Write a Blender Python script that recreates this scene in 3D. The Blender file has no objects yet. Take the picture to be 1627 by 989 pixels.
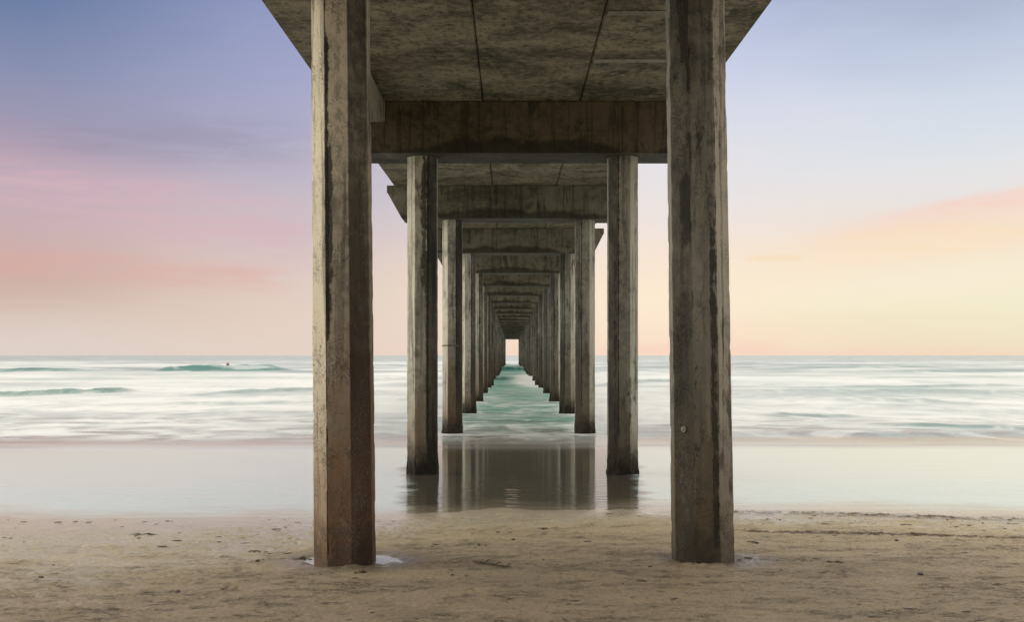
import bpy, bmesh, math, random
import numpy as np
from mathutils import Vector, Matrix

scn = bpy.context.scene
COL = scn.collection
R = math.radians
random.seed(4); rng = np.random.default_rng(4)

# ------------------------------------------------------------------ camera
F = 1498.0            # focal length in photograph pixels
H = 2.24              # eye height above the water line
cam = bpy.data.cameras.new('camera'); camo = bpy.data.objects.new('camera', cam); COL.objects.link(camo)
camo.location = (0, 0, H); camo.rotation_euler = (R(90), 0, 0)
cam.sensor_width = 36; cam.lens = F / 1627 * 36
cam.shift_x = 0.0009; cam.shift_y = 0.0433
cam.clip_start = 0.1; cam.clip_end = 30000
scn.camera = camo

# ------------------------------------------------------------------ view
vs = scn.view_settings
vs.view_transform = 'Standard'; vs.look = 'None'; vs.gamma = 1; vs.use_curve_mapping = False
vs.exposure = 0.0

# ------------------------------------------------------------------ node helper
class G:
    def __init__(s, tree): s.t = tree; s.n = tree.nodes; s.l = tree.links
    def node(s, typ, **kw):
        n = s.n.new(typ)
        for k, v in kw.items(): setattr(n, k, v)
        return n
    def put(s, sock, v):
        if isinstance(v, bpy.types.NodeSocket): s.l.new(v, sock)
        elif v is not None: sock.default_value = v
    def m(s, op, a, b=None, c=None, clamp=False):
        n = s.node('ShaderNodeMath', operation=op, use_clamp=clamp)
        s.put(n.inputs[0], a)
        if b is not None: s.put(n.inputs[1], b)
        if c is not None: s.put(n.inputs[2], c)
        return n.outputs[0]
    def add(s, a, b): return s.m('ADD', a, b)
    def sub(s, a, b): return s.m('SUBTRACT', a, b)
    def mul(s, a, b): return s.m('MULTIPLY', a, b)
    def div(s, a, b): return s.m('DIVIDE', a, b)
    def rng(s, v, a, b, c=0.0, d=1.0, typ='SMOOTHSTEP'):
        n = s.node('ShaderNodeMapRange', interpolation_type=typ)
        s.put(n.inputs['Value'], v); s.put(n.inputs['From Min'], a); s.put(n.inputs['From Max'], b)
        s.put(n.inputs['To Min'], c); s.put(n.inputs['To Max'], d)
        return n.outputs[0]
    def mix(s, f, a, b, blend='MIX'):
        n = s.node('ShaderNodeMix', data_type='RGBA', blend_type=blend)
        s.put(n.inputs[0], f)
        for i, v in ((6, a), (7, b)):
            if isinstance(v, tuple): v = (*v[:3], 1)
            s.put(n.inputs[i], v)
        return n.outputs[2]
    def noise(s, vec, scale, detail=4, rough=.55, dist=0.0):
        n = s.node('ShaderNodeTexNoise'); s.put(n.inputs['Vector'], vec)
        n.inputs['Scale'].default_value = scale; n.inputs['Detail'].default_value = detail
        n.inputs['Roughness'].default_value = rough; n.inputs['Distortion'].default_value = dist
        return n.outputs['Fac']
    def vor(s, vec, scale, feature='F1'):
        n = s.node('ShaderNodeTexVoronoi', feature=feature); s.put(n.inputs['Vector'], vec); n.inputs['Scale'].default_value = scale
        return n.outputs['Distance']
    def vscale(s, vec, sc):
        n = s.node('ShaderNodeVectorMath', operation='MULTIPLY'); s.put(n.inputs[0], vec); n.inputs[1].default_value = sc
        return n.outputs[0]
    def vadd(s, a, b):
        n = s.node('ShaderNodeVectorMath', operation='ADD'); s.put(n.inputs[0], a); s.put(n.inputs[1], b); return n.outputs[0]
    def sep(s, v):
        n = s.node('ShaderNodeSeparateXYZ'); s.put(n.inputs[0], v); return n.outputs
    def com(s, x, y, z):
        n = s.node('ShaderNodeCombineXYZ')
        for i, v in enumerate((x, y, z)): s.put(n.inputs[i], v)
        return n.outputs[0]
    def ramp(s, f, stops, interp='B_SPLINE'):
        n = s.node('ShaderNodeValToRGB'); s.put(n.inputs[0], f); r = n.color_ramp; r.interpolation = interp
        r.elements[0].position = stops[0][0]; r.elements[0].color = (*stops[0][1], 1)
        r.elements[1].position = stops[-1][0]; r.elements[1].color = (*stops[-1][1], 1)
        for p, c in stops[1:-1]:
            e = r.elements.new(p); e.color = (*c, 1)
        return n.outputs[0]
    def attr(s, name):
        return s.node('ShaderNodeAttribute', attribute_name=name)
    def bump(s, h, strength, dist, normal=None):
        n = s.node('ShaderNodeBump'); n.inputs['Strength'].default_value = strength; n.inputs['Distance'].default_value = dist
        s.put(n.inputs['Height'], h)
        if normal is not None: s.put(n.inputs['Normal'], normal)
        return n.outputs[0]

def lin(c): return tuple(((v / 255) / 12.92 if v / 255 <= .04045 else ((v / 255 + .055) / 1.055) ** 2.4) for v in c)

# ------------------------------------------------------------------ sky (dusk: custom graded dome over a low Nishita sky)
SUN_EL, SUN_AZ = 22, -78       # soft afterglow comes from the left
world = bpy.data.worlds.new('World'); scn.world = world; world.use_nodes = True
g = G(world.node_tree); g.n.clear()
tc = g.node('ShaderNodeTexCoord')
nrm = g.node('ShaderNodeVectorMath', operation='NORMALIZE'); g.l.new(tc.outputs['Generated'], nrm.inputs[0])
X, Y, Z = g.sep(nrm.outputs[0])
hyp = g.m('SQRT', g.add(g.add(g.mul(X, X), g.mul(Y, Y)), 1e-5))
T = g.m('MAXIMUM', g.div(Z, hyp), 0.0)                # tangent of elevation
AZ = g.m('ARCTAN2', X, Y)                             # radians, 0 ahead, + right
wv = g.com(g.mul(AZ, 3.0), g.mul(T, 11.0), 0.3)
w1 = g.sub(g.noise(wv, 1.0, 5, .55, .4), .5)
w2 = g.sub(g.noise(g.vadd(wv, (5.2, 1.7, 3.1)), 2.4, 5, .6, .3), .5)
Tw = g.add(g.add(T, g.mul(w1, .055)), g.mul(w2, .018))
Tf = g.mul(Tw, 2.0)
def stops(lst): return [(min(1, 2 * t), lin(c)) for t, c in lst]
rL = g.ramp(Tf, stops([(0, (224, 210, 202)), (.02, (222, 206, 196)), (.05, (212, 190, 178)), (.078, (203, 170, 160)), (.105, (206, 174, 170)), (.14, (196, 174, 182)),
                       (.18, (178, 164, 181)), (.23, (153, 149, 176)), (.29, (130, 141, 174)), (.35, (100, 120, 160)), (.5, (92, 110, 155))]))
rCL = g.ramp(Tf, stops([(0, (230, 212, 200)), (.04, (228, 208, 194)), (.09, (224, 204, 194)), (.13, (208, 194, 198)), (.18, (193, 184, 198)), (.24, (177, 175, 200)),
                        (.31, (160, 165, 200)), (.38, (142, 151, 192)), (.5, (110, 125, 170))]))
rCR = g.ramp(Tf, stops([(0, (252, 216, 196)), (.012, (252, 226, 202)), (.05, (254, 238, 212)), (.09, (254, 232, 206)), (.13, (244, 229, 220)), (.17, (235, 229, 228)),
                        (.23, (225, 225, 234)), (.29, (208, 213, 234)), (.36, (188, 197, 226)), (.5, (120, 135, 180))]))
rR = g.ramp(Tf, stops([(0, (248, 212, 190)), (.012, (242, 226, 196)), (.04, (243, 236, 203)), (.08, (251, 240, 217)), (.11, (240, 226, 212)), (.16, (234, 229, 228)), (.2, (226, 231, 235)),
                       (.27, (206, 215, 232)), (.34, (180, 191, 214)), (.5, (120, 135, 175))]))
c = g.mix(g.rng(AZ, -.50, -.20), rL, rCL)
c = g.mix(g.rng(AZ, -.24, .16), c, rCR)
c = g.mix(g.rng(AZ, .14, .46), c, rR)
# salmon cloud bank, upper edge crisp, rising to the right
def band(az0, t0, slope, up, down, a0, a1, a2, a3, warp=.022):
    base = g.add(g.add(t0, g.mul(g.sub(AZ, az0), slope)), g.add(g.mul(w1, warp), g.mul(w2, warp * .8)))
    dlt = g.sub(T, base)
    m = g.mul(g.rng(dlt, -down, 0), g.rng(dlt, 0, up, 1, 0))
    return g.mul(m, g.mul(g.rng(AZ, a0, a1), g.rng(AZ, a2, a3, 1, 0)))
wisp = g.rng(g.noise(g.vscale(wv, (1.2, 3.0, 1)), 2.0, 5, .6, .8), .32, .66)
c = g.mix(g.mul(band(.5, .132, .10, .020, .055, .20, .42, 1.2, 2.0), g.add(.45, g.mul(wisp, .35))), c, lin((255, 226, 188)))
c = g.mix(g.mul(band(.5, .152, .12, .010, .030, .26, .48, 1.2, 2.0), g.add(.34, g.mul(wisp, .40))), c, lin((254, 207, 188)))
c = g.mix(g.mul(band(.265, .100, .0, .005, .006, .235, .26, .28, .31, .004), .4), c, lin((250, 214, 170)))
c = g.mix(g.mul(band(-.45, .088, -.05, .022, .026, -1.6, -.9, -.28, -.20), g.add(.15, g.mul(wisp, .4))), c, lin((222, 168, 160)))
c = g.mix(g.mul(band(-.35, .150, -.18, .06, .06, -1.4, -.6, -.26, -.14), g.add(.2, g.mul(wisp, .5))), c, lin((218, 178, 186)))
c = g.mix(g.mul(band(-.45, .205, .05, .05, .04, -1.6, -1.0, -.30, -.14), g.add(.1, g.mul(wisp, .35))), c, lin((146, 138, 162)))
# back of the sky dimmer; zenith out of view brightened as added fill light
c = g.mix(g.rng(Y, .35, -.4), c, (.50, .47, .46))
c = g.mix(g.rng(T, .42, 1.1), c, (1.55, 1.45, 1.28))
# left afterglow outside of the frame: brighter open sky to the side
glow = g.mul(g.rng(AZ, -.60, -1.2, 0, 1), g.rng(AZ, -1.7, -2.5, 1, 0))
c = g.mix(g.mul(glow, g.rng(T, .9, .05, 0, 1)), c, (2.2, 1.95, 1.55))
glow2 = g.mul(g.rng(AZ, .6, 1.2, 0, 1), g.rng(AZ, 1.6, 2.3, 1, 0))
c = g.mix(g.mul(glow2, g.rng(T, .9, .05, 0, 1)), c, (1.6, 1.3, .95))
sky = g.node('ShaderNodeTexSky', sky_type='NISHITA'); sky.sun_disc = False
sky.sun_elevation = R(SUN_EL); sky.sun_rotation = R(SUN_AZ)
bg = g.node('ShaderNodeBackground'); g.l.new(c, bg.inputs[0]); bg.inputs[1].default_value = 0.97
bg2 = g.node('ShaderNodeBackground'); g.l.new(sky.outputs[0], bg2.inputs[0]); bg2.inputs[1].default_value = 0.004
ad = g.node('ShaderNodeAddShader'); g.l.new(bg.outputs[0], ad.inputs[0]); g.l.new(bg2.outputs[0], ad.inputs[1])
wo = g.node('ShaderNodeOutputWorld'); g.l.new(ad.outputs[0], wo.inputs[0])

# ------------------------------------------------------------------ sun (very soft)
sl = bpy.data.lights.new('sun', 'SUN'); sl.energy = 0.75; sl.angle = R(35); sl.color = (1, .93, .8)
so = bpy.data.objects.new('sun', sl); COL.objects.link(so)
a, e = R(SUN_AZ), R(SUN_EL)
sdir = Vector((math.sin(a) * math.cos(e), math.cos(a) * math.cos(e), math.sin(e)))
so.rotation_euler = (-sdir).to_track_quat('-Z', 'Y').to_euler()

# ------------------------------------------------------------------ numpy noise
def _h(ix, iy, seed):
    h = (ix.astype(np.int64) * 374761393 + iy.astype(np.int64) * 668265263 + seed * 1442695041) & 0xffffffff
    h = ((h ^ (h >> 13)) * 1274126177) & 0xffffffff
    return ((h ^ (h >> 16)) & 0xffffff) / float(0xffffff)
def vn(x, y, seed=0):
    ix = np.floor(x); iy = np.floor(y); fx = x - ix; fy = y - iy
    fx = fx * fx * fx * (fx * (fx * 6 - 15) + 10); fy = fy * fy * fy * (fy * (fy * 6 - 15) + 10)
    a = _h(ix, iy, seed); b = _h(ix + 1, iy, seed); c = _h(ix, iy + 1, seed); d = _h(ix + 1, iy + 1, seed)
    return (a * (1 - fx) + b * fx) * (1 - fy) + (c * (1 - fx) + d * fx) * fy
def fbm(x, y, seed=0, o=4, gain=.5):
    s = 0; a = 1; t = 0
    for i in range(o):
        s = s + a * vn(x * 2 ** i + 17.3 * i, y * 2 ** i - 9.1 * i, seed + i); t += a; a *= gain
    return s / t - .5
def sst(a, b, v):
    t = np.clip((v - a) / (b - a), 0, 1); return t * t * (3 - 2 * t)

# ------------------------------------------------------------------ object helpers
def tag(o, label=None, cat=None, group=None, kind=None):
    if label: o['label'] = label
    if cat: o['category'] = cat
    if group: o['group'] = group
    if kind: o['kind'] = kind
    return o
def mesh_obj(name, verts, faces, mat, parent=None, smooth=False):
    me = bpy.data.meshes.new(name); me.from_pydata([tuple(v) for v in verts], [], faces); me.update()
    if smooth: me.polygons.foreach_set('use_smooth', [True] * len(me.polygons))
    me.materials.append(mat)
    o = bpy.data.objects.new(name, me); COL.objects.link(o)
    if parent: o.parent = parent
    return o
def bm_obj(name, bm, mat, parent=None, smooth=False, loc=(0, 0, 0)):
    bmesh.ops.recalc_face_normals(bm, faces=bm.faces)
    me = bpy.data.meshes.new(name); bm.to_mesh(me); bm.free()
    if smooth: me.polygons.foreach_set('use_smooth', [True] * len(me.polygons))
    me.materials.append(mat)
    o = bpy.data.objects.new(name, me); COL.objects.link(o); o.location = loc
    if parent: o.parent = parent
    return o
def grid_obj(name, XX, YY, ZZ, mat, attrs=None, colors=None):
    nr, nc = XX.shape
    co = np.stack([XX, YY, ZZ], -1).reshape(-1, 3).astype(np.float32)
    idx = np.arange(nr * nc).reshape(nr, nc)
    q = np.stack([idx[:-1, :-1], idx[:-1, 1:], idx[1:, 1:], idx[1:, :-1]], -1).reshape(-1, 4).astype(np.int32)
    me = bpy.data.meshes.new(name)
    me.vertices.add(len(co)); me.vertices.foreach_set('co', co.ravel())
    me.loops.add(q.size); me.loops.foreach_set('vertex_index', q.ravel())
    me.polygons.add(len(q)); me.polygons.foreach_set('loop_start', np.arange(0, q.size, 4, dtype=np.int32))
    me.polygons.foreach_set('loop_total', np.full(len(q), 4, np.int32))
    me.polygons.foreach_set('use_smooth', np.ones(len(q), bool))
    me.update(calc_edges=True)
    for k, v in (attrs or {}).items():
        at = me.attributes.new(k, 'FLOAT', 'POINT'); at.data.foreach_set('value', v.astype(np.float32).ravel())
    for k, v in (colors or {}).items():
        at = me.attributes.new(k, 'FLOAT_COLOR', 'POINT')
        rgba = np.concatenate([v.reshape(-1, 3), np.ones((nr * nc, 1))], 1).astype(np.float32); at.data.foreach_set('color', rgba.ravel())
    me.materials.append(mat)
    o = bpy.data.objects.new(name, me); COL.objects.link(o); return o
def material(name):
    m = bpy.data.materials.new(name); m.use_nodes = True; g = G(m.node_tree); g.n.clear()
    b = g.node('ShaderNodeBsdfPrincipled'); o = g.node('ShaderNodeOutputMaterial'); g.l.new(b.outputs[0], o.inputs[0])
    return m, g, b

# ------------------------------------------------------------------ concrete
def concrete(name, light=(.36, .33, .27), dark=(.17, .155, .125), brown=(.10, .055, .028), column=True, streak_axis='z', blotch=(.42, .62), black=.5, edge_stain=False, brown_z=(.5, 4.4)):
    m, g, b = material(name)
    tc = g.node('ShaderNodeTexCoord'); oi = g.node('ShaderNodeObjectInfo')
    P = tc.outputs['Object']
    off = g.com(g.mul(oi.outputs['Random'], 71.0), g.mul(oi.outputs['Random'], 37.0), g.mul(oi.outputs['Random'], 53.0))
    Q = g.vadd(P, off)
    x, y, z = g.sep(P)
    big = g.noise(g.vscale(Q, (1, 1, .30) if column else (.35, .6, .8)), 1.7, 7, .68, .7)
    st = g.noise(g.vscale(Q, (9, 9, .45)), 1.0, 6, .62, .3)
    st2 = g.noise(g.vscale(Q, (26, 26, .9)), 1.0, 4, .6, .2)
    med = g.noise(Q, 6.5, 8, .68, .5)
    fine = g.noise(Q, 55, 5, .75)
    grit = g.noise(Q, 160, 3, .8)
    bm_ = g.add(g.mul(big, .6), g.mul(med, .4))
    if column: bm_ = g.sub(bm_, g.mul(g.attr('tone').outputs['Fac'], .11))
    c = g.mix(g.rng(bm_, blotch[0], blotch[1]), light, dark)
    c = g.mix(g.mul(g.rng(g.add(st, g.mul(g.sub(fine, .5), .12)), .53, .60), .55), c, tuple(v * .5 for v in dark))
    c = g.mix(g.mul(g.rng(st2, .55, .8), .30), c, tuple(min(.6, v * 1.25) for v in light))
    # lime bloom patches
    c = g.mix(g.mul(g.rng(g.noise(g.vadd(Q, (9, 3, 2)), 2.6, 7, .7, .8), .60, .70), .35), c, tuple(min(.65, v * 1.2) for v in light))
    # black algae patches
    blk = g.rng(g.add(g.noise(g.vscale(g.vadd(Q, (3, 8, 1)), (1.6, 1.6, .55)), 1.5, 8, .72, .6), g.mul(g.sub(st, .5), .35)), .57, .65)
    c = g.mix(g.mul(blk, black), c, (.035, .033, .027))
    bumph = g.add(g.mul(fine, .5), g.mul(med, .6))
    if column:
        tone = g.attr('tone').outputs['Fac']; seam = g.attr('seam').outputs['Fac']
        # rust-brown staining climbing from the foot, ragged upper limit
        lim = g.add(z, g.mul(g.sub(big, .5), 4.2)); lim = g.add(lim, g.mul(g.sub(st, .5), 2.6)); lim = g.add(lim, g.mul(g.m('MAXIMUM', tone, 0.0), 1.6))
        br = g.rng(lim, brown_z[0], brown_z[1], 1, 0)
        c = g.mix(g.mul(br, .86), c, g.mix(g.rng(med, .35, .65), brown, tuple(v * 2.0 for v in brown)))
        gry = g.rng(g.noise(g.vscale(g.vadd(Q, (1, 1, 7)), (1, 1, .5)), 3.2, 8, .72, .5), .52, .66)
        c = g.mix(g.mul(g.mul(gry, g.rng(z, .2, 1.0)), .45), c, (.20, .195, .175))
        lm = g.rng(g.add(g.attr('lime').outputs['Fac'], g.mul(g.sub(g.noise(g.vscale(Q, (1, 1, .6)), 9, 8, .75, .5), .5), 1.5)), .42, .60)
        c = g.mix(g.mul(lm, .75), c, (.30, .285, .22))
        bk = g.rng(g.add(g.attr('algae').outputs['Fac'], g.mul(g.sub(g.noise(g.vscale(Q, (1, 1, .5)), 7, 8, .75, .6), .5), 1.5)), .42, .58)
        c = g.mix(g.mul(bk, .85), c, (.030, .028, .022))
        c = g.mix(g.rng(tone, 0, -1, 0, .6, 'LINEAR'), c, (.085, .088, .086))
        # face tone: side light painted in, outer faces paler, with random weathering
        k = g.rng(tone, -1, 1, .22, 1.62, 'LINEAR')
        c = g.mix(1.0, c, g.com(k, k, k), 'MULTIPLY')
        # dark ragged seam along arrises
        sm = g.rng(g.add(seam, g.mul(g.sub(med, .5), .9)), .42, .62)
        c = g.mix(g.mul(sm, .9), c, (.022, .02, .016))
        # wet, mussel-dark foot for the columns standing in water
        foot = g.attr('foot').outputs['Fac']
        fm = g.rng(g.add(z, g.add(g.mul(g.sub(med, .5), .7), g.mul(g.sub(fine, .5), .3))), .10, .75, 1, 0)
        c = g.mix(g.mul(fm, foot), c, (.022, .019, .014))
        bumph = g.sub(bumph, g.mul(sm, .9))
    if edge_stain:
        em = g.rng(g.add(g.sub(z, g.m('MAXIMUM', g.sub(.16, g.mul(g.mul(x, x), .036)), 0)), g.mul(g.sub(g.noise(g.vscale(Q, (1, .2, .2)), 1.3, 6, .6), .5), .55)), .03, .14, 1, 0)
        c = g.mix(g.mul(em, .75), c, (.022, .02, .014))
    # pits
    pv = g.noise(Q, 48, 5, .8); pm = g.mul(g.rng(g.add(pv, g.mul(g.sub(g.noise(Q, 2.4, 5, .7), .5), .6)), .58, .66), .7)
    c = g.mix(g.mul(pm, .7), c, (.03, .027, .02))
    c = g.mix(g.rng(grit, .3, .7, 0, .22), c, (.02, .02, .018)) if not column else g.mix(g.rng(grit, .35, .7, 0, .30), c, (.03, .028, .022))
    sp = g.mul(g.rng(g.noise(Q, 70, 5, .8), .54, .64), g.rng(g.noise(g.vscale(Q, (2, 2, .6)), 2.0, 5, .7), .45, .6))
    c = g.mix(g.mul(sp, .30), c, tuple(min(.6, v * 1.3) for v in light))
    g.put(b.inputs['Base Color'], c)
    g.put(b.inputs['Roughness'], g.rng(big, .3, .7, .72, .95)); b.inputs['Specular IOR Level'].default_value = .3
    bumph = g.sub(bumph, g.mul(pm, .8)); bumph = g.add(bumph, g.mul(grit, .25))
    g.put(b.inputs['Normal'], g.bump(bumph, .75, .012))
    return m
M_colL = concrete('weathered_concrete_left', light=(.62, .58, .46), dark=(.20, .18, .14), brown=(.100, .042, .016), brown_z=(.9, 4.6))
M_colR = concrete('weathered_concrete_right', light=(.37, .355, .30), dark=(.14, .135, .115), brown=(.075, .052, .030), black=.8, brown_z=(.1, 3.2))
M_colM = concrete('weathered_concrete_grey', light=(.52, .49, .41), dark=(.15, .142, .12), brown=(.085, .043, .020), black=.7, brown_z=(.4, 3.6))
M_cap = concrete('cap_concrete', light=(.205, .185, .135), dark=(.085, .073, .05), edge_stain=True, column=False, black=.7)
M_capdark = concrete('cap_concrete_brown', light=(.14, .11, .066), dark=(.05, .038, .022), edge_stain=True, column=False, black=.8)
M_deck = concrete('deck_concrete', light=(.27, .215, .138), dark=(.058, .044, .028), column=False, black=.85, blotch=(.39, .62))
M_edge = concrete('edge_concrete', light=(.42, .38, .30), dark=(.24, .215, .165), column=False, black=.35)

# ------------------------------------------------------------------ the pier
BAY = 9.14
D = [10.07] + [17.9 + BAY * i for i in range(25)]
def cap_h(i):
    tbl = [4.07, 3.74, 3.86, 3.88, 3.92, 3.97, 4.0]
    return H + (tbl[i] if i < len(tbl) else 4.0)
def deck_h(d):
    return H + float(np.interp(d, [-20, 17.9, 27.04, 36.2, 63, 400], [4.66, 4.71, 4.80, 4.82, 4.94, 4.96]))
pier = bpy.data.objects.new('concrete_pier', None); COL.objects.link(pier); pier.location = (0, 10.07, 0)
tag(pier, 'long weathered concrete pier on paired octagonal columns running out into the surf', 'pier')
PL = Vector((0, 10.07, 0))

def column(x, y, top, rad, hero, mat, tones, seams, foot, lean=0.0, taper=0.0, seed=0, zb=-1.6, marks=None, crust=1.0):
    per = 7 if hero else 3
    n = 8 * per; dz = .035 if hero == 2 else (.09 if hero else .16)
    L = top - zb; nz = max(4, int(L / dz))
    th = []
    for f in range(8):                     # corner angles at 22.5 + 45k ; face 0 faces the camera (-Y)
        a0 = R(-90 - 22.5 + 45 * f); a1 = a0 + R(45)
        p0 = np.array([math.cos(a0), math.sin(a0)]); p1 = np.array([math.cos(a1), math.sin(a1)])
        ts = [0, .05] + [.05 + .9 * k / (per - 2) for k in range(1, per - 1)] if per > 3 else [0, .5, .93]
        ts = ts[:per]
        for k, t in enumerate(ts): th.append((f, t, p0 * (1 - t) + p1 * t))
    n = len(th)
    pts = np.array([t[2] for t in th]); fid = np.array([t[0] for t in th]); tt = np.array([t[1] for t in th])
    zz = np.linspace(zb, top, nz + 1)
    A, ZZ = np.meshgrid(np.arange(n), zz)
    px = pts[A, 0]; py = pts[A, 1]
    cd = np.minimum(tt, 1 - tt)[A]                        # distance to a corner, 0 at corner
    ang = A * .37 + seed * 11
    r = rad * (1 - taper * (ZZ / 6.0))
    cornerid = np.where(tt > .5, fid + 1, fid)[A]
    chip = sst(.08, .30, fbm(cornerid * 7.7 + seed, ZZ * 5.0, seed + 3, 4) ) * np.clip(1 - cd / .10, 0, 1)
    chip = chip + .18 * np.clip(1 - cd / .06, 0, 1)
    wob = fbm(ang * .5, ZZ * 1.3, seed + 9, 3) * .006 + fbm(ang * 2, ZZ * 9, seed + 5, 2) * .004
    r2 = r - chip * .016 * (1 if hero else .5) + wob * (1 if hero else .4)
    vx = px * r2 + lean * (ZZ / 6.0); vy = py * r2
    if foot > .6:
        fl = np.clip(1 - (ZZ + .1) / (.45 * crust), 0, 1) ** .7 * (ZZ > -.6)
        s = 1 + fl * .05 * crust + fl * .30 * crust * fbm(A * .9 + seed, ZZ * 5, seed, 3)
        vx *= s; vy *= s
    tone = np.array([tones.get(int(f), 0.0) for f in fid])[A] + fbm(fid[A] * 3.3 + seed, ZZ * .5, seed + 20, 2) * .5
    seam = np.zeros_like(vx)
    for (cid, z0, z1, w, amt) in seams:
        d_ = np.where(fid[A] == cid % 8, tt[A], 9.)
        seam = np.maximum(seam, amt * np.clip(1 - d_ / w, 0, 1) * sst(z0, z0 + .3, ZZ) * (1 - sst(z1 - .3, z1, ZZ)))
    verts = np.stack([vx, vy, ZZ], -1).reshape(-1, 3)
    faces = []
    for i in range(nz):
        b0 = i * n; b1 = b0 + n
        for k in range(n):
            k2 = (k + 1) % n
            faces.append((b0 + k, b0 + k2, b1 + k2, b1 + k))
    faces.append(tuple(range(nz * n, nz * n + n)))
    o = mesh_obj('column', verts, faces, mat, pier)
    me = o.data
    algae = np.zeros_like(tone); lime = np.zeros_like(tone)
    for kind, f_, t0, w_, z0, z1, amt in (marks or []):
        arr_ = algae if kind == 'a' else lime
        u_ = (fid[A] - f_) + tt[A] - t0
        mk = amt * np.exp(-(u_ / w_) ** 2) * sst(z0 - .25, z0 + .25, ZZ) * (1 - sst(z1 - .25, z1 + .25, ZZ))
        np.maximum(arr_, mk, out=arr_)
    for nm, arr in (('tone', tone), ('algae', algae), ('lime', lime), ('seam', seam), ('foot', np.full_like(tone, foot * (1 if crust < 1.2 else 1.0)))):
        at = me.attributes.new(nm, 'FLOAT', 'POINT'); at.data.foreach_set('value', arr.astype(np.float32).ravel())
    o.location = Vector((x, y, 0)) - PL
    return o
# face ids: 0 = front, 1 = front-right, 2 = right, 7 = front-left, 6 = left ; corner id c = left end of face c
cols = {}
MARKS = {(0, -1): [('a', 0, .12, .22, 2.6, 4.6, .75), ('a', 0, .08, .12, 4.9, 5.7, .9), ('l', 0, .6, .30, 3.4, 6.2, .55), ('l', 0, .6, .3, .3, 2.2, .32), ('l', 1, .35, .35, .2, 2.8, .35), ('a', 1, .6, .5, 2.6, 4.0, .35)],
         (0, 1): [('a', 7, .7, .35, 5.3, 6.3, .9), ('a', 7, 1.0, .18, 4.9, 5.5, .9), ('a', 7, .75, .4, 3.3, 4.2, .85), ('a', 7, .95, .3, 4.25, 4.7, .7), ('l', 7, .4, .35, 4.2, 5.2, .7), ('l', 7, .5, .4, 2.6, 3.2, .5),
                   ('l', 0, .55, .16, 1.3, 4.6, .78), ('l', 0, .3, .3, 4.6, 6.1, .4), ('a', 0, .85, .16, .2, 3.8, .85), ('a', 0, .1, .2, .8, 2.8, .45), ('l', 7, .55, .4, .3, 1.4, .45)],
         (1, -1): [('a', 0, .75, .35, 3.4, 6.0, .7), ('l', 1, .3, .3, .5, 4.0, .65), ('a', 0, .95, .15, .5, 4, .8)],
         (1, 1): [('a', 7, .7, .4, .3, 4.2, .55), ('l', 0, .8, .3, 1.0, 5.5, .6)]}
for i, d in enumerate(D):
    top = cap_h(i) + .01
    hero = 2 if i == 0 else (1 if i < 4 else 0)
    rad = .338 if i == 0 else .305
    foot = 0.5 if i == 0 else 1.0
    for s in (-1, 1):
        if i == 0:
            x = -1.77 if s < 0 else 2.047; lean = -.05 if s < 0 else -.087; tp = .06
        else:
            x = (-1.68 if s < 0 else 2.115); lean = 0; tp = .0
            if i > 2: x += .04
        if s < 0:
            tones = {7: .85, 6: .9, 0: .25, 1: -.55, 2: -.1}  # outward faces paler, inward front face darker: side light put into the tone
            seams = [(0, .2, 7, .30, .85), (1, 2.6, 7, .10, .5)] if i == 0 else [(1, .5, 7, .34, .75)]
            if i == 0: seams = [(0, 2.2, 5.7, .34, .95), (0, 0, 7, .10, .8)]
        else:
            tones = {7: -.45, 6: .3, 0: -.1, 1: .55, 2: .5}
            seams = [(1, 1.2, 7, .14, .62), (0, 2.0, 7, .06, .5)] if i == 0 else [(0, .5, 7, .26, .75)]
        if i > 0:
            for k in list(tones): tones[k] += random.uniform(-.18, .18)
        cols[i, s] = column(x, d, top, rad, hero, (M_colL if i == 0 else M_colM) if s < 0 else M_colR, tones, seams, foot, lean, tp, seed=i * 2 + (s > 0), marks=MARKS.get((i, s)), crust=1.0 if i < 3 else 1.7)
cols[0, -1]['label'] = 'nearest left column, pale upper faces with a long dark seam and rust brown foot'
cols[0, 1]['label'] = 'nearest right column, grey with black algae patches and a small metal ring'

# caps
def prism(name, prof, y0, y1, mat, parent, bev=.02, loc=None):
    """profile in x,z extruded along y; cut into cells so that edges can be bevelled"""
    bm = bmesh.new()
    a = [bm.verts.new((x, y0, z)) for x, z in prof]; b_ = [bm.verts.new((x, y1, z)) for x, z in prof]
    bm.faces.new(a); bm.faces.new(b_[::-1])
    for k in range(len(prof)): bm.faces.new((a[k], b_[k], b_[(k + 1) % len(prof)], a[(k + 1) % len(prof)]))
    bmesh.ops.recalc_face_normals(bm, faces=bm.faces)
    if bev: bmesh.ops.bevel(bm, geom=list(bm.edges), offset=bev, segments=2, affect='EDGES', profile=.6)
    return bm_obj(name, bm, mat, parent, loc=loc or (0, 0, 0))
for i, d in enumerate(D):
    zb = cap_h(i); zt = deck_h(d) - .004; hh = zt - zb
    prof = [(-3.08, 0), (3.14, 0), (3.50, hh - .22), (3.52, hh - .2), (3.52, hh), (-3.5, hh), (-3.5, hh - .2), (-3.48, hh - .22)]
    if i == 0: prof = [(-3.08, 0), (3.14, 0), (3.5, hh), (-3.4, hh)]
    o = prism('cap_beam', prof, -.485, .485, M_capdark if i == 1 else M_cap, pier, .018, Vector((0, d, zb)) - PL)
    if i == 1: o['label'] = 'nearest visible cross beam, dark brown and streaked'
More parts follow.
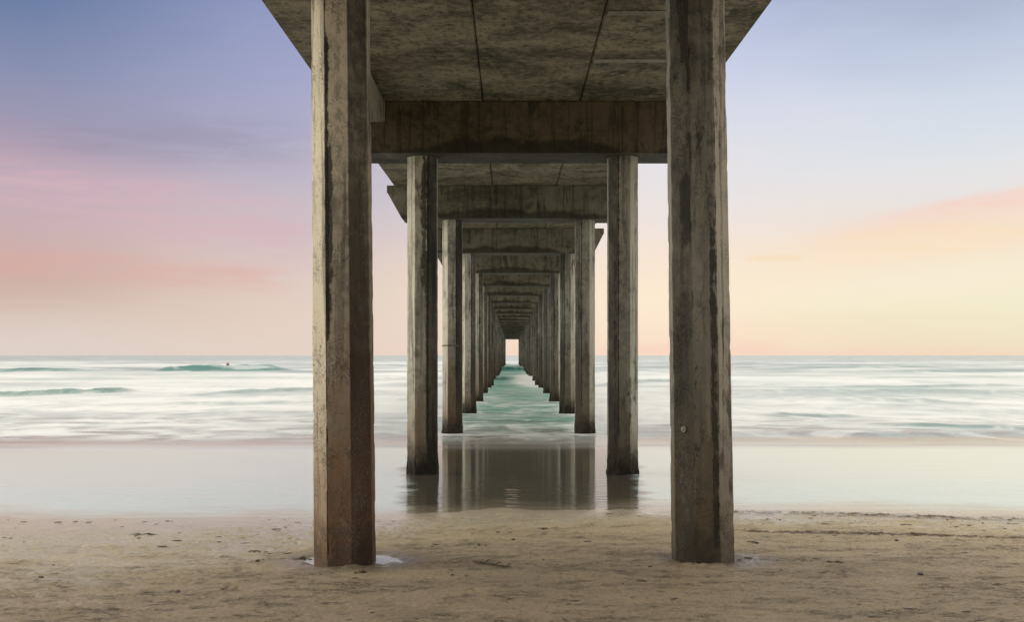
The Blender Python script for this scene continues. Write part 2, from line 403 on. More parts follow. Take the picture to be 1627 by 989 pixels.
# raking haunch in front of the second cap, left
hb = bmesh.new()
zd = deck_h(16.5) - .03
hv = [(17.41, zd - .36), (17.41, zd), (15.0, zd), (15.0, zd - .95)]
a = [hb.verts.new((-2.33, y, z)) for y, z in hv]; b_ = [hb.verts.new((-3.1, y, z)) for y, z in hv]
hb.faces.new(a); hb.faces.new(b_[::-1])
for k in range(4): hb.faces.new((a[k], b_[k], b_[(k + 1) % 4], a[(k + 1) % 4]))
bmesh.ops.translate(hb, verts=hb.verts, vec=-PL)
bm_obj('haunch', hb, M_edge, pier)

# deck spans: three planks side by side with open joints under a topping slab
EL, ER, J1, J2 = -3.31, 3.46, -.52, 1.28
edges_y = [-14, 1.0] + D + [D[-1] + 1.2]
for k in range(len(edges_y) - 1):
    y0, y1 = edges_y[k] + .006, edges_y[k + 1] - .006
    ER = 3.46 if edges_y[k] < 17 else 3.10
    bm = bmesh.new()
    def slab(x0, x1, t0, t1, xb0=None, xb1=None):
        vsn = []
        for (xx, yy, tt) in ((x0, y0, t0), (x1, y0, t0), (x1, y1, t0), (x0, y1, t0), (x0 if xb0 is None else xb0, y0, t1), (x1 if xb1 is None else xb1, y0, t1), (x1 if xb1 is None else xb1, y1, t1), (x0 if xb0 is None else xb0, y1, t1)):
            vsn.append(bm.verts.new((xx, yy - 10.07, deck_h(yy) + tt)))
        es = []
        for f in ((0, 1, 2, 3), (7, 6, 5, 4), (0, 4, 5, 1), (1, 5, 6, 2), (2, 6, 7, 3), (3, 7, 4, 0)):
            es.append(bm.faces.new([vsn[q] for q in f]))
        return vsn
    vv = []
    for x0, x1, dz in ((EL, J1 - .007, 0), (J1 + .007, J2 - .007, .004), (J2 + .007, ER, -.003)):
        vv += slab(x0, x1, dz, .26)
    bmesh.ops.recalc_face_normals(bm, faces=bm.faces)
    bmesh.ops.bevel(bm, geom=[e for e in bm.edges if abs(e.verts[0].co.x - e.verts[1].co.x) < .01 and abs(e.verts[0].co.y - e.verts[1].co.y) > .5], offset=.018, segments=2, affect='EDGES')
    slab(EL - .12, ER + .12, .255, .46)
    if 0 <= k - 1 <= 1:
        for yy in ((13.0, 14.75) if k == 2 else ()): pass
    bm_obj('deck_slab', bm, M_deck, pier)
# lighter form-board strips on the right plank of the first bay
M_strip = concrete('form_strip_concrete', light=(.26, .235, .18), dark=(.19, .17, .13), column=False, black=.4)
for yy in (15.35 - .35, 12.9):
    bm = bmesh.new()
    z = deck_h(yy) - .003
    bmesh.ops.create_cube(bm, size=1, matrix=Matrix.Translation(((J2 + .03 + ER - .1) / 2, yy - 10.07, z - .006)) @ Matrix.Diagonal((ER - J2 - .16, .16, .016, 1)))
    bm_obj('form_strip', bm, M_strip, pier)
# kerb upstands along the deck top
for sx in (EL - .05, 3.15):
    bm = bmesh.new()
    bmesh.ops.create_cube(bm, size=1, matrix=Matrix.Translation((sx, 113 - 10.07, H + 5.46)) @ Matrix.Diagonal((.18, 250, .3, 1)))
    bm_obj('kerb', bm, M_edge, pier)

# metal ring on the near right column, tie band on the third left column
m_, g_, b_2 = material('galvanised_metal'); M_metal = m_
g_.put(b_2.inputs['Base Color'], (.42, .40, .36, 1)); b_2.inputs['Metallic'].default_value = .8
tcm = g_.node('ShaderNodeTexCoord'); g_.put(b_2.inputs['Roughness'], g_.rng(g_.noise(tcm.outputs['Object'], 60, 4), .3, .7, .3, .6))
def torus(bm, R0, r0, M, nu=24, nv=8):
    vs_ = [[bm.verts.new(M @ Vector(((R0 + r0 * math.cos(v)) * math.cos(u), (R0 + r0 * math.cos(v)) * math.sin(u), r0 * math.sin(v)))) for v in [2 * math.pi * j / nv for j in range(nv)]] for u in [2 * math.pi * i / nu for i in range(nu)]]
    for i in range(nu):
        for j in range(nv): bm.faces.new((vs_[i][j], vs_[(i + 1) % nu][j], vs_[(i + 1) % nu][(j + 1) % nv], vs_[i][(j + 1) % nv]))
bm = bmesh.new()
rot = Matrix.Rotation(R(45), 4, 'Z') @ Matrix.Rotation(R(90), 4, 'X')
nv_ = Vector((-math.sin(R(45)), -math.cos(R(45)), 0))
pos = nv_ * (.338 * .924 + .001) + Vector((-.087 * 1.465 / 6, 0, 1.465))
Mx = Matrix.Translation(pos) @ Matrix.Rotation(R(-45), 4, 'Z') @ Matrix.Rotation(R(90), 4, 'X')
torus(bm, .024, .006, Matrix.Translation(pos + nv_ * .006) @ Matrix.Rotation(R(-45), 4, 'Z') @ Matrix.Rotation(R(90), 4, 'X'))
bmesh.ops.create_cone(bm, cap_ends=True, segments=12, radius1=.011, radius2=.009, depth=.03, matrix=Mx)
bm_obj('ring_bolt', bm, M_metal, cols[0, 1], smooth=True)
bm = bmesh.new(); rr = .310
n = 8
for zz_, r_ in ((2.49, rr), (2.52, rr + .012), (2.55, rr)): pass
ring = [[bm.verts.new((r_ * math.cos(R(22.5 + 45 * k)), r_ * math.sin(R(22.5 + 45 * k)), z_)) for k in range(8)] for z_, r_ in ((2.50, rr - .02), (2.50, rr), (2.535, rr), (2.535, rr - .02))]
for j in range(4):
    for k in range(8): bm.faces.new((ring[j][k], ring[j][(k + 1) % 8], ring[(j + 1) % 4][(k + 1) % 8], ring[(j + 1) % 4][k]))
bm_obj('tie_band', bm, M_cap, cols[2, -1])

# ------------------------------------------------------------------ sand
def shore(x): return np.interp(x, [-400, -30, -7, -2.7, 0, 3.3, 7.3, 30, 400], [12.9, 12.9, 13.05, 13.1, 13.75, 13.9, 13.45, 13.0, 13.0]) + fbm(x * .8, x * 0, 5, 4, .6) * .75
xs = np.concatenate([-np.geomspace(420, 9.2, 60), np.arange(-9, 9.001, .0165), np.geomspace(9.2, 420, 60)])
ys = np.concatenate([-np.geomspace(60, .5, 14), np.linspace(0, 6.4, 14), np.arange(6.6, 14.6, .021), np.geomspace(14.7, 400, 40)])
SX, SY = np.meshgrid(xs, ys)
dS = shore(SX) - SY
slope = np.interp(SX, [-9, -3, -1, 1, 3, 9], [.0065, .009, .015, .017, .017, .014])
SZ = np.where(dS > 0, dS * slope, dS * .028)
SZ = np.maximum(SZ, -2.5) + np.clip(-SY / 60, 0, 1) * .8
inl = sst(-.1, 1.3, dS)                     # fades the relief out towards the water
leftwet = 1 - .65 * sst(-2.2, -6.5, SX) * sst(3.0, 1.0, dS)
det = sst(40, 12, np.abs(SX)) * leftwet
SZ += fbm(SX * .7, SY * 1.2, 11, 3) * .030 * (.25 + .75 * inl) * det
SZ += fbm(SX * 2.2, SY * 6.5, 21, 4, .6) * .013 * inl * det
SZ += np.maximum(fbm(SX * 5.5 + SY * .5, SY * 17, 31, 3, .6) - .06, 0) * .045 * inl * det
SZ -= np.maximum(fbm(SX * 9, SY * 13, 41, 3, .6) - .19, 0) * .12 * inl * det
SZ += fbm(SX * 20, SY * 22, 51, 2) * .012 * inl * det
# two rough drag tracks on the right
TR = np.zeros_like(SX)
def track(z, pts, w, amp, seed):
    yy = np.interp(SX, [p[0] for p in pts], [p[1] for p in pts])
    global TR
    m = np.exp(-((SY - yy) / w) ** 2) * sst(pts[0][0] - .3, pts[0][0] + .4, SX)
    TR = np.maximum(TR, m)
    return z + m * (fbm(SX * 11, SY * 14, seed, 3, .7) * amp)
SZ = track(SZ, [(2.9, 13.42), (4.3, 13.25), (7.2, 12.65), (20, 12)], .20, .085, 61)
SZ = track(SZ, [(2.7, 11.85), (4.5, 11.62), (6.3, 11.32), (20, 10.5)], .09, .08, 71)
# scour round the column feet, with a puddle at the left one
def bowl(cx, cy, rx, ry, dep, rim=.0):
    q = np.sqrt(((SX - cx) / rx) ** 2 + ((SY - cy) / ry) ** 2) + fbm(SX * 4, SY * 6, 81, 4, .6) * .75
    return -dep * (1 - sst(.55, 1.15, q)) + rim * np.exp(-((q - 1.25) / .25) ** 2)
base = SZ.copy()
qL = np.sqrt(((SX + 1.74) / .62) ** 2 + ((SY - 10.17) / .46) ** 2)
wL = 1 - sst(.9, 1.7, qL)
SZ = SZ * (1 - wL) + .033 * wL + bowl(-1.72, 10.17, .56, .37, .042, .012)
SZ += bowl(2.08, 10.1, .5, .35, .02, .004)
for cx_, cy_ in ((-1.77, 10.07), (2.047, 10.07)):
    q_ = np.sqrt((SX - cx_) ** 2 + (SY - cy_) ** 2)
    SZ += np.exp(-((q_ - .37) / .07) ** 2) * np.clip(fbm(SX * 6, SY * 6, 91, 3) * .10 + .010, 0, 1) * (SY < 10.0)
DAMP_SHADE = np.clip(1.25 - np.sqrt(((SX + 1.70) / .95) ** 2 + ((SY - 10.1) / .62) ** 2) * .9, 0, 1) + np.clip(1.2 - np.sqrt(((SX - 2.2) / .75) ** 2 + ((SY - 10.0) / .5) ** 2) * .9, 0, 1)
M, g, b = material('beach_sand'); M_sand = M
P = g.node('ShaderNodeNewGeometry').outputs['Position']; x, y, z = g.sep(P)
Ps = g.vscale(P, (1, 2.6, 1))
n1 = g.noise(Ps, .8, 5, .6, .4); n2 = g.noise(Ps, 4.5, 7, .68, .6); n3 = g.noise(P, 45, 4, .7); gr = g.noise(P, 220, 2, .7)
Pr = g.vscale(P, (1.6, 9, 1)); n4 = g.noise(Pr, 2.0, 7, .68, .7)
c = g.mix(g.rng(n1, .3, .7), (.41, .325, .215), (.325, .26, .175))
c = g.mix(g.mul(g.rng(n4, .52, .66), .26), c, (.19, .125, .085))
c = g.mix(g.mul(g.rng(n2, .56, .72), .22), c, (.15, .125, .09))
c = g.mix(g.mul(g.rng(n3, .5, .75), .35), c, (.13, .10, .07))
c = g.mix(g.rng(gr, .4, .7, 0, .3), c, (.10, .08, .06)); c = g.mix(g.mul(g.rng(gr, .45, .28), .35), c, (.5, .44, .34))
rd = g.m('ABSOLUTE', g.sub(g.noise(g.vscale(P, (3.6, 11, 1)), 1.0, 8, .70, .9), .5))
rdm = g.mul(g.rng(rd, .0, .035, 1, 0), g.rng(n1, .35, .6)); rdm = g.mul(rdm, g.rng(g.noise(g.vscale(P, (1, 2, 1)), 3.1, 3), .42, .58))
c = g.mix(g.mul(rdm, .75), c, (.085, .06, .045))
sp = g.mul(g.rng(g.noise(g.vscale(P, (1, 2, 1)), 22, 5, .7), .62, .67), g.rng(n2, .40, .54))
sdist = g.attr('shoredist').outputs['Fac']; trk = g.attr('track').outputs['Fac']
pale = g.rng(g.add(sdist, g.mul(g.sub(n1, .5), 2.5)), .5, 5.0, 1, 0)
c = g.mix(g.mul(pale, .72), c, (.66, .55, .35))  # brighter light towards the shore painted into the sand colour
tn = g.rng(g.add(g.noise(g.vscale(P, (9, 24, 1)), 1.0, 6, .78, .4), g.mul(trk, .22)), .575, .635)
c = g.mix(g.mul(tn, g.add(.5, g.mul(trk, .4))), c, (.075, .045, .032))
tf = g.noise(g.vscale(P, (26, 62, 1)), 1.0, 4, .75, .3)
c = g.mix(g.mul(g.rng(tf, .52, .62), .42), c, (.10, .075, .05)); c = g.mix(g.mul(g.rng(tf, .46, .36), .30), c, (.62, .54, .40))
c = g.mix(g.mul(sp, .85), c, (.035, .028, .02))
dmp_shade = g.rng(g.add(g.attr('damp_shade').outputs['Fac'], g.mul(g.sub(n2, .5), .8)), .25, .75)
c = g.mix(g.mul(dmp_shade, .55), c, (.10, .082, .06))  # damp sand at the column feet plus contact shade painted into the colour
wet = g.rng(g.add(z, g.mul(g.sub(n2, .5), .03)), .004, .034, 1, 0)
c = g.mix(g.mul(wet, .7), c, (.50, .46, .36))
g.put(b.inputs['Base Color'], c)
wet = g.m('MAXIMUM', wet, g.mul(dmp_shade, .75))
g.put(b.inputs['Roughness'], g.rng(wet, 0, 1, .62, .14, 'LINEAR'))
g.put(b.inputs['Specular IOR Level'], g.rng(wet, 0, 1, .35, .8, 'LINEAR'))
hb_ = g.add(g.mul(g.sub(n4, g.mul(rdm, .4)), .9), g.add(g.mul(n3, .35), g.mul(gr, .12)))
bn = g.node('ShaderNodeBump'); g.put(bn.inputs['Strength'], g.rng(wet, 0, 1, .9, .12, 'LINEAR')); bn.inputs['Distance'].default_value = .03
g.put(bn.inputs['Height'], hb_); g.put(b.inputs['Normal'], bn.outputs[0])
sand = grid_obj('beach', SX, SY, SZ, M_sand, attrs={'track': TR, 'shoredist': np.clip(dS, -5, 20), 'damp_shade': DAMP_SHADE}); tag(sand, kind='structure')

# ------------------------------------------------------------------ water
nr, nc = 950, 760
dd = np.geomspace(12.3, 9000, nr); tt = np.tan(np.linspace(-1, 1, nc) * .92); tt = np.sign(tt) * np.abs(tt) ** 1.15
WX = dd[:, None] * tt[None, :]; WY = np.repeat(dd[:, None], nc, 1)
ld = np.log(WY); xr = WX / (6 + .12 * WY)                  # world position, pattern widening with distance
sea = sst(21, 26, WY)
WZ = (fbm(WX * .10, WY * .16, 101, 3) * .22 + fbm(WX * .5, WY * 1.1, 111, 3) * .05) * sst(22, 45, WY) * sst(900, 150, WY)
foam = .42 + 1.7 * fbm(xr * .8 + fbm(xr * 2, ld * 6, 3, 2) * .8, ld * 7.0, 121, 3, .5)     # broad milky bands
foam = foam + .22 * sst(-4, -22, WX) * sst(24, 32, WY)
foam = foam + .4 * sst(24, 32, WY) * sst(150, 110, WY)
foam = foam + .45 * fbm(xr * 2.0, ld * 16, 131, 3, .5)
foam = np.clip(foam, 0, 1)
teal = np.zeros_like(WX)
def P2(px, py): d = F * H / (py - 565); return (px - 812) * d / F, d
def crest(px0, py0, px1, py1, A, w, dark=1.0, soft=.18, foamback=.5):
    """one swell line between two points; short steep face towards the beach, long back"""
    global WZ, foam, teal
    x0, y0 = P2(px0, py0); x1, y1 = P2(px1, py1)
    u = (WX - x0) / (x1 - x0)
    yc = y0 + (y1 - y0) * np.clip(u, -.5, 1.5) + fbm(WX * (1.2 / abs(x1 - x0) * 5), WX * 0, int(px0), 3) * w * .9
    m = sst(-soft, soft, u) * sst(1 + soft, 1 - soft, u) * (1 + .5 * fbm(WX * 12 / abs(x1 - x0), WX * 0, int(py0), 3))
    dy = WY - yc
    prof = np.where(dy < 0, np.exp(-(dy / (w * .6)) ** 2), np.exp(-(dy / (w * 2.2)) ** 2))
    WZ = WZ + A * prof * m
    face = np.exp(-((dy + w * .35) / (w * .75)) ** 2) * m
    teal = np.maximum(teal, face * dark); foam = foam * (1 - .9 * face * min(1, dark)) + foamback * m * np.exp(-((dy - w * 1.2) / (w * 1.3)) ** 2)
crest(262, 590, 450, 590, .82, 3.8, 1.7, .14)
crest(-40, 592, 150, 590, .5, 5.0, .9, .4)
crest(-300, 606, 900, 602, .22, 2.5, .35, .4, .4)
crest(150, 646, 560, 640, .10, 1.2, .35, .4, .2)
crest(1100, 603, 1750, 600, .22, 3, .35, .4, .4)
crest(1150, 622, 1700, 626, .15, 2, .35, .4, .3)
crest(1180, 690, 1700, 692, .05, .8, .2, .4, .2)
crest(-60, 634, 205, 624, .28, 1.0, .9, .12)
crest(330, 628, 520, 620, .20, 1.2, .5, .3)
crest(1260, 616, 1660, 614, .16, 1.2, .5, .25)
crest(1260, 586, 1460, 584, .35, 8, .5, .3)
crest(1400, 592, 1700, 589, .3, 7, .5, .3)
crest(1270, 634, 1520, 641, .20, 1.8, .40, .3, .1)
crest(1210, 660, 1365, 662, .09, .9, .6, .3, .1)
crest(1410, 676, 1660, 685, .09, .6, .7, .3, .1)
crest(560, 606, 668, 604, .28, 1.3, .6, .3)
crest(960, 612, 1100, 606, .25, 1.3, .5, .3)
crest(775, 588, 860, 588, .55, 4, 1.3, .2, .1)
crest(775, 606, 850, 604, .30, 1.6, 1.0, .2, .9)
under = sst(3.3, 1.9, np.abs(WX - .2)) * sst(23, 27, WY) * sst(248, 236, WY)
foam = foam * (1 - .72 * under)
sw = np.clip(fbm(WX * 1.4 + fbm(WX * 1, WY * 1, 7, 2) * 2, WY * 2.6, 141, 4, .6) + .08, 0, 1) * 2.2
foam = np.clip(foam + under * sw * sst(75, 26, WY) * 1.05, 0, 1.1)
sx_, sy_ = P2(832, 603)      # breaking splash between the piles
spl = np.exp(-((WX - sx_ - 1.0) / 1.7) ** 2 - ((WY - sy_) / 20.) ** 2); teal = teal * (1 - np.clip(spl * 1.5, 0, 1))
foam = np.clip(foam + np.exp(-((WX - sx_ - .8) / 1.5) ** 2 - ((WY - sy_) / 17.) ** 2) * 2.6, 0, 1.1)
for (i_, s_), o_ in cols.items():
    if 2 <= i_ < 14:
        cx_, cy_ = o_.location.x, o_.location.y + 10.07
        r_ = np.sqrt((WX - cx_) ** 2 + ((WY - cy_) * .55) ** 2)
        foam = foam + .75 * np.exp(-((r_ - .40) / .20) ** 2) * np.clip(.6 + 1.6 * fbm(WX * 3, WY * 2, 300 + i_, 2), 0, 1)
foam = np.clip(foam, 0, 1.1)
foam = foam * sst(520, 150, WY) + .30 * sst(150, 500, WY)
foam = np.clip(foam, 0, 1) * sea
# colours of the water body
def C(*v): return np.array(v)[None, None, :]
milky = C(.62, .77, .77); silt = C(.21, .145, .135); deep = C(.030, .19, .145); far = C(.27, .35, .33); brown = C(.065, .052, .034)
e3 = lambda a: a[..., None]
body = milky + e3(sst(22.5, 24, WY)) * (C(.36, .44, .42) - milky)
body = body + e3(sst(70, 200, WY)) * (far - body)
slt = np.exp(-((WY - (24.4 + fbm(WX * .5, WX * 0, 9, 3) * 1.2)) / 1.5) ** 2) * (.45 + 1.1 * np.clip(fbm(WX * .4, WY * 2.2, 151, 4) + .2, 0, 1)) 
slt = slt + np.exp(-((WY - 29) / 4.) ** 2) * np.clip(fbm(WX * .35, WY * 1.3, 161, 4, .6) - .02, 0, 1) * 2.0
tex = np.clip(fbm(WX * .8 + fbm(WX * .3, WY * .4, 5, 2) * 3, WY * .9, 181, 5, .65) * 3.2 + .25, 0, 1) * sst(23.5, 25, WY) * sst(40, 29, WY)
lipy = 22.9 + fbm(WX * .35, WX * 0, 171, 4) * .9 + .35 * np.sin(WX * .25)
slt = slt * np.clip(.75 + 1.6 * fbm(WX * .22, WY * .3, 191, 3), 0, 1.2) + np.exp(-((WY - lipy - .25) / .3) ** 2) * np.clip(.55 + 2.2 * fbm(WX * .16, WX * 0, 193, 3), .1, 1) + tex * .95
slt = np.clip(slt, 0, 1)
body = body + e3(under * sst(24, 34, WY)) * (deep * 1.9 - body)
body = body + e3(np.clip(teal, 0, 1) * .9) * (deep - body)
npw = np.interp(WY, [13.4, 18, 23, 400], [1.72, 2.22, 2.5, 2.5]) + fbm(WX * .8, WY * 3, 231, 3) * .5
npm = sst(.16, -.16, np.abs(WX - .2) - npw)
pier_refl = npm * sst(25, 22, WY)
body = body + e3(pier_refl * .97) * (brown - body)  # dark pier reflection painted into the film, narrowing towards the shore
body = body + e3(slt * .8 * (1 - .6 * teal)) * (silt * (1 - .35 * under[..., None]) - body)
foam = foam * (1 - .70 * slt)
white = C(.86, .88, .86)
fl = (foam * (1 - .55 * np.clip(teal, 0, 1)))[..., None] * .92
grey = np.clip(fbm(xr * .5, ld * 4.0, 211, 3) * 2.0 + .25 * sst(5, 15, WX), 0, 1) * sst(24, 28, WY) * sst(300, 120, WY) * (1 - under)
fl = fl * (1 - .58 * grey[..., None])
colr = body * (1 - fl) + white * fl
# last centimetres of water over sand
edge_d = WY - shore(WX)
thin = (1 - sst(.0, 1.1, edge_d + fbm(WX * .9, WY * 2, 221, 3) * .8))
colr = colr + e3(thin * .75) * (C(.50, .44, .33) * (1 - .45 * e3(npm)) - colr)  # thin edge also darkened inside the painted pier reflection
# swash lip
lip = 22.9 + fbm(WX * .35, WX * 0, 171, 4) * .9 + .35 * np.sin(WX * .25)
WZ = WZ +   .010 * sst(lip - .12, lip + .25, WY) * sst(45, 25, WY)
WZ = WZ - .0 * WX
M, g, b = material('sea_water'); M_water = M
P = g.node('ShaderNodeNewGeometry').outputs['Position']; x, y, z = g.sep(P)
ca = g.attr('watercol').outputs['Color']; fo = g.attr('foam').outputs['Fac']; rp = g.attr('ripple').outputs['Fac']
fs = g.noise(g.vscale(P, (.42, .28, 1)), 1.0, 5, .55, 1.6)
fs2 = g.noise(g.vscale(P, (.07, .035, 1)), 1.0, 3, .55, 1.0)
seaN = g.rng(y, 23, 27)
fm = g.mul(seaN, g.add(g.mul(g.mul(g.sub(fs, .5), 2.4), g.rng(y, 90, 30, .15, 1)), g.mul(g.mul(g.sub(fs2, .5), 2.2), g.rng(y, 40, 90))))
c = g.mix(g.rng(fm, 0, .35, 0, .55), ca, (.88, .90, .88)); c = g.mix(g.rng(fm, 0, -.35, 0, .38), c, g.mix(1, ca, (.55, .62, .62), 'MULTIPLY'))
g.put(b.inputs['Base Color'], c)
b.inputs['IOR'].default_value = 1.36
rough = g.add(g.mul(rp, .0), g.rng(y, 21, 30, .075, .28)); g.put(b.inputs['Roughness'], g.add(rough, g.mul(fo, .25)))
b1 = g.noise(g.vscale(P, (.55, 6.5, 1)), 1.0, 3, .5, .3); b2_ = g.noise(g.vscale(P, (1.2, 2.2, 1)), .8, 4, .6, .4)
b0 = g.noise(g.vscale(P, (2.5, 14, 1)), 1.0, 2, .5, .2)
near = g.rng(y, 13.5, 19, 1.5, .25); farf = g.rng(y, 24, 60, 0, 1)
hgt = g.add(g.mul(g.mul(b1, near), .0100), g.add(g.mul(g.mul(b2_, farf), .12), g.mul(g.mul(b0, near), .0035)))
g.put(b.inputs['Normal'], g.bump(hgt, 1.0, 1.0))
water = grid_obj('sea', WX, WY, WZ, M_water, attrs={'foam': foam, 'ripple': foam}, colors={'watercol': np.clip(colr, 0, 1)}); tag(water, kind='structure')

# puddle at the left column foot
M, g, b = material('puddle_water')
g.put(b.inputs['Base Color'], (.50, .51, .45, 1)); b.inputs['Roughness'].default_value = .03; b.inputs['IOR'].default_value = 1.6
P = g.node('ShaderNodeNewGeometry').outputs['Position']
g.put(b.inputs['Normal'], g.bump(g.noise(P, 9, 2), .1, .004))
bm = bmesh.new(); ctr = bm.verts.new((0, 0, 0))
rim = [bm.verts.new((.60 * math.cos(t), .45 * math.sin(t), 0)) for t in [2 * math.pi * k / 48 for k in range(48)]]
for k in range(48): bm.faces.new((ctr, rim[k], rim[(k + 1) % 48]))
pud = bm_obj('puddle', bm, M, loc=(-1.74, 10.17, .018)); tag(pud, kind='structure')

def sand_z(x, y):
    i = int(np.clip(np.searchsorted(ys, y), 1, len(ys) - 1)); j = int(np.clip(np.searchsorted(xs, x), 1, len(xs) - 1))
    return float(SZ[i, j])

# ------------------------------------------------------------------ kelp, pebbles, debris
M, g, b = material('dried_kelp'); M_kelp = M
oc = g.node('ShaderNodeTexCoord').outputs['Object']
g.put(b.inputs['Base Color'], g.mix(g.rng(g.noise(oc, 30, 4), .35, .65), (.11, .10, .035), (.035, .03, .015))); b.inputs['Roughness'].default_value = .45
M, g, b = material('wet_pebble'); M_peb = M
oc = g.node('ShaderNodeTexCoord').outputs['Object']
g.put(b.inputs['Base Color'], g.mix(g.rng(g.noise(oc, 60, 4), .35, .65), (.05, .042, .034), (.14, .115, .09))); b.inputs['Roughness'].default_value = .5
def tube(bm, pts, rads, n=7):
    rings = []
    for i, p in enumerate(pts):
        t = (pts[min(i + 1, len(pts) - 1)] - pts[max(i - 1, 0)]).normalized()
        u = t.cross(Vector((0, 0, 1))).normalized(); v = u.cross(t)
        rings.append([bm.verts.new(p + (u * math.cos(a) + v * math.sin(a) * .6) * rads[i]) for a in [2 * math.pi * k / n for k in range(n)]])
    for i in range(len(rings) - 1):
        for k in range(n): bm.faces.new((rings[i][k], rings[i][(k + 1) % n], rings[i + 1][(k + 1) % n], rings[i + 1][k]))
    bm.faces.new(rings[0][::-1]); bm.faces.new(rings[-1])
def G2(px, py): return P2(px, py)
kx0, ky0 = P2(751, 904); kx1, ky1 = P2(812, 913)
bm = bmesh.new(); pts = []
for k in range(16):
    t = k / 15; x = kx0 + (kx1 - kx0) * t; y = ky0 + (ky1 - ky0) * t + .03 * math.sin(t * 7)
    pts.append(Vector((x, y, sand_z(x, y) + .010)))
o0 = Vector((kx0, ky0, sand_z(kx0, ky0)))
pts = [p - o0 for p in pts]
tube(bm, pts, [.004 + .009 * math.sin(math.pi * min(1, (k + 1) / 16)) for k in range(16)])
for k in (3, 5, 7, 9, 11, 13):                 # short blades
    p = pts[k]; s = 1 if k % 4 == 1 else -1
    q = [p, p + Vector((.03, .05 * s, .012)), p + Vector((.075, .09 * s, .006))]
    tube(bm, q, [.004, .011, .002], 6)
kel = bm_obj('kelp_strand', bm, M_kelp, smooth=True, loc=o0)
tag(kel, 'thin olive strand of kelp lying on the sand between the two nearest columns', 'seaweed')

def blob(bm, c, r, sq, seed):
    M4 = Matrix.Translation(c) @ Matrix.Rotation(seed * 1.7, 4, 'Z') @ Matrix.Diagonal((r, r * .7, r * sq, 1))
    ret = bmesh.ops.create_icosphere(bm, subdivisions=2, radius=1, matrix=M4)
    rr_ = random.Random(seed)
    for v in ret['verts']:
        v.co += (v.co - c) * rr_.uniform(-.22, .22)
peb = [(760, 873, .030, 'dark pebble on the open sand, larger of the two left of centre under the pier'),
       (815, 864, .026, 'small round dark pebble on the sand just right of the pier centre line'),
       (1463, 927, .032, 'dark pebble alone on the lower right sand, beyond the drag track'),
       (1425, 866, .030, 'reddish stone on the smooth sand just below the right drag track'),
       (719, 926, .024, 'flat stone by the lower sand, left below the kelp strand'),
       (409, 897, .030, 'dark stone on the sand left of the puddle'),
       (65, 922, .030, 'dark stone near the left edge on the darker sand'),
       (282, 949, .030, 'dark stone on the lower left sand, alone in a shallow hollow')]
for k, (px, py, r, lab) in enumerate(peb):
    x, y = P2(px, py); bm = bmesh.new(); blob(bm, Vector((0, 0, 0)), r, .5, k + 3)
    o = bm_obj('pebble', bm, M_peb, smooth=True, loc=(x, y, sand_z(x, y) + r * .2)); tag(o, lab, 'pebble', 'stones lying on the sand')
def weed(px, py, size, n, seed, lab):
    x, y = P2(px, py); r = random.Random(seed); bm = bmesh.new()
    for k in range(n):
        p = Vector((r.uniform(-size, size) * .06, r.uniform(-size, size) * .05, 0)); a = r.uniform(0, 6.28); pts = []
        for q in range(6):
            pts.append(Vector((p.x, p.y, max(.004, sand_z(x + p.x, y + p.y) - sand_z(x, y) + .006 + .012 * math.sin(q)))))
            a += r.uniform(-.8, .8); p = p + Vector((math.cos(a), math.sin(a) * .6, 0)) * size * .30
        tube(bm, pts, [.003, .008, .010, .009, .006, .002], 6)
    o = bm_obj('seaweed_clump', bm, M_kelp, smooth=True, loc=(x, y, sand_z(x, y))); tag(o, lab, 'seaweed')
weed(487, 893, .07, 7, 1, 'dark weed clump at the left rim of the puddle by the nearest left column')
weed(568, 919, .09, 6, 2, 'small dark weed scraps on the sand just in front of the nearest left column')
weed(1325, 905, .09, 5, 3, 'sprawled dark weed scraps on the right sand below the drag tracks')
weed(404, 881, .08, 4, 4, 'thin dark weed scraps on pale sand left of the nearest left column')
weed(225, 853, .14, 4, 5, 'long flat weed scraps on the smooth wet sand at the far left')
weed(1195, 871, .07, 5, 6, 'dark weed clump right beside the nearest right column')
# scattered crumbs of weed and shell grit: nobody could count these
bm = bmesh.new(); rr_ = random.Random(8)
for k in range(2600):
    x = rr_.uniform(-8.5, 8.5); y = rr_.uniform(6.6, 13.4) if rr_.random() > .2 else rr_.gauss(12.9, .2)
    if float(fbm(np.array(x * .8), np.array(y * 1.6), 301, 3)) < .02: continue
    if math.hypot((x + 1.75) / .9, (y - 10.15) / .6) < 1 or math.hypot(x - 2.05, y - 10.07) < .4: continue
    if y > float(shore(np.array(x))) - .15: continue
    r = .003 + .016 * rr_.random() ** 5
    M4 = Matrix.Translation((x, y, sand_z(x, y) + r * .15)) @ Matrix.Rotation(rr_.uniform(-.6, .6), 4, 'Z') @ Matrix.Diagonal((r * rr_.uniform(1, 5), r, r * .4, 1))
    bmesh.ops.create_icosphere(bm, subdivisions=1, radius=1, matrix=M4)
deb = bm_obj('beach_debris', bm, M_peb); tag(deb, 'dark crumbs of weed and shell grit scattered over the sand', 'debris', kind='stuff')

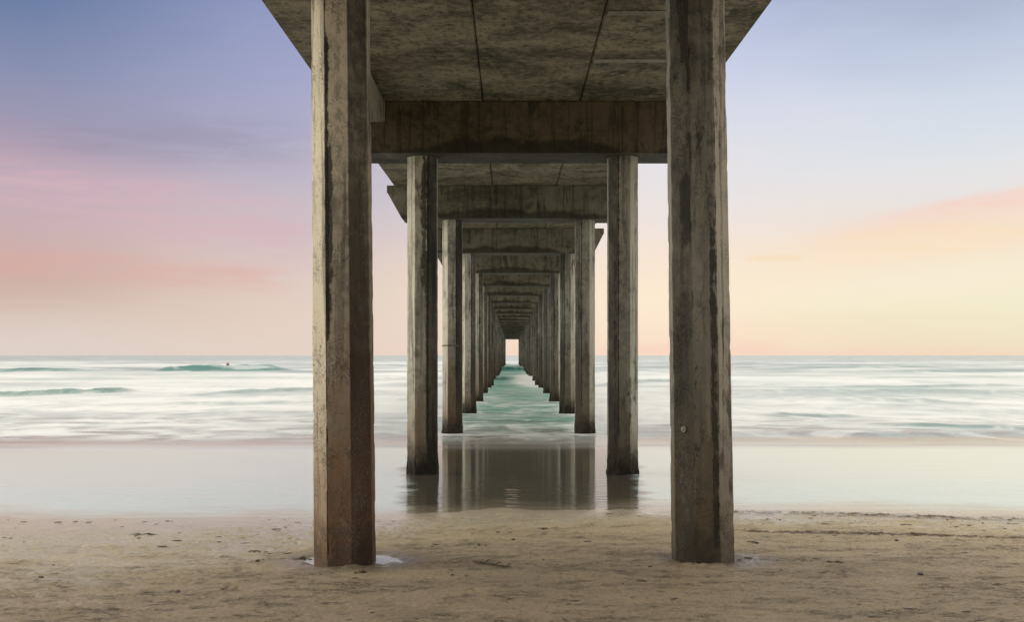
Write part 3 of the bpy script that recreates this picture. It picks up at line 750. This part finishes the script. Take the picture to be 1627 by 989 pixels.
# ------------------------------------------------------------------ surfer sitting far out
M, g, b = material('wetsuit'); g.put(b.inputs['Base Color'], (.30, .15, .15, 1)); b.inputs['Roughness'].default_value = .7; M_suit = M
M, g, b = material('skin'); g.put(b.inputs['Base Color'], (.42, .25, .18, 1)); b.inputs['Roughness'].default_value = .6; M_skin = M
M, g, b = material('board'); g.put(b.inputs['Base Color'], (.7, .68, .62, 1)); b.inputs['Roughness'].default_value = .3; M_board = M
sd = 143.0; sx = (362 - 812) * sd / F
wz_i = np.unravel_index(np.argmin((WX - sx) ** 2 + (WY - sd) ** 2), WX.shape); wz = float(WZ[wz_i])
j = {'pelvis': (0, 0, .12), 'belly': (0, 0, .30), 'chest': (0, .02, .52), 'neck': (0, 0, .68), 'head': (0, -.02, .80), 'crown': (0, -.01, .90),
     'shL': (-.18, 0, .60), 'elL': (-.26, -.10, .36), 'haL': (-.17, -.24, .16), 'fiL': (-.16, -.31, .12), 'shR': (.18, 0, .60), 'elR': (.26, -.10, .36), 'haR': (.17, -.24, .16), 'fiR': (.16, -.31, .12),
     'hiL': (-.12, -.02, .10), 'knL': (-.34, -.28, .02), 'ftL': (-.36, -.26, -.42), 'hiR': (.12, -.02, .10), 'knR': (.34, -.28, .02), 'ftR': (.36, -.26, -.42)}
rad_ = {'pelvis': .14, 'belly': .12, 'chest': .15, 'neck': .06, 'head': .10, 'crown': .07, 'shL': .07, 'elL': .05, 'haL': .035, 'fiL': .03, 'shR': .07, 'elR': .05, 'haR': .035, 'fiR': .03,
        'hiL': .10, 'knL': .07, 'ftL': .05, 'hiR': .10, 'knR': .07, 'ftR': .05}
ed = [('pelvis', 'belly'), ('belly', 'chest'), ('chest', 'neck'), ('neck', 'head'), ('head', 'crown'), ('chest', 'shL'), ('shL', 'elL'), ('elL', 'haL'), ('haL', 'fiL'), ('chest', 'shR'), ('shR', 'elR'), ('elR', 'haR'), ('haR', 'fiR'),
      ('pelvis', 'hiL'), ('hiL', 'knL'), ('knL', 'ftL'), ('pelvis', 'hiR'), ('hiR', 'knR'), ('knR', 'ftR')]
ks = list(j)
me = bpy.data.meshes.new('person'); me.from_pydata([j[k] for k in ks], [(ks.index(a), ks.index(b_)) for a, b_ in ed], []); me.materials.append(M_suit)
per = bpy.data.objects.new('person', me); COL.objects.link(per); per.location = (sx, sd, wz - .06)
md = per.modifiers.new('skin', 'SKIN')
for i, k in enumerate(ks): me.skin_vertices[0].data[i].radius = (rad_[k], rad_[k]); me.skin_vertices[0].data[i].use_root = (k == 'pelvis')
per.modifiers.new('sub', 'SUBSURF').levels = 1; per.modifiers[-1].render_levels = 1
tag(per, 'tiny person in a dark wetsuit sitting upright behind the far green swell', 'person')
bm = bmesh.new(); blobv = bmesh.ops.create_uvsphere(bm, u_segments=16, v_segments=8, radius=1, matrix=Matrix.Diagonal((.28, 1.1, .045, 1)))
for v in bm.verts: v.co.z += .10 * (abs(v.co.y) / 1.1) ** 3; v.co.x *= 1 - .25 * (v.co.y / 1.1) ** 2
bo = bm_obj('surfboard', bm, M_board, smooth=True, loc=(sx, sd, wz - .07))
tag(bo, 'pale surfboard under the sitting person behind the green swell', 'surfboard')
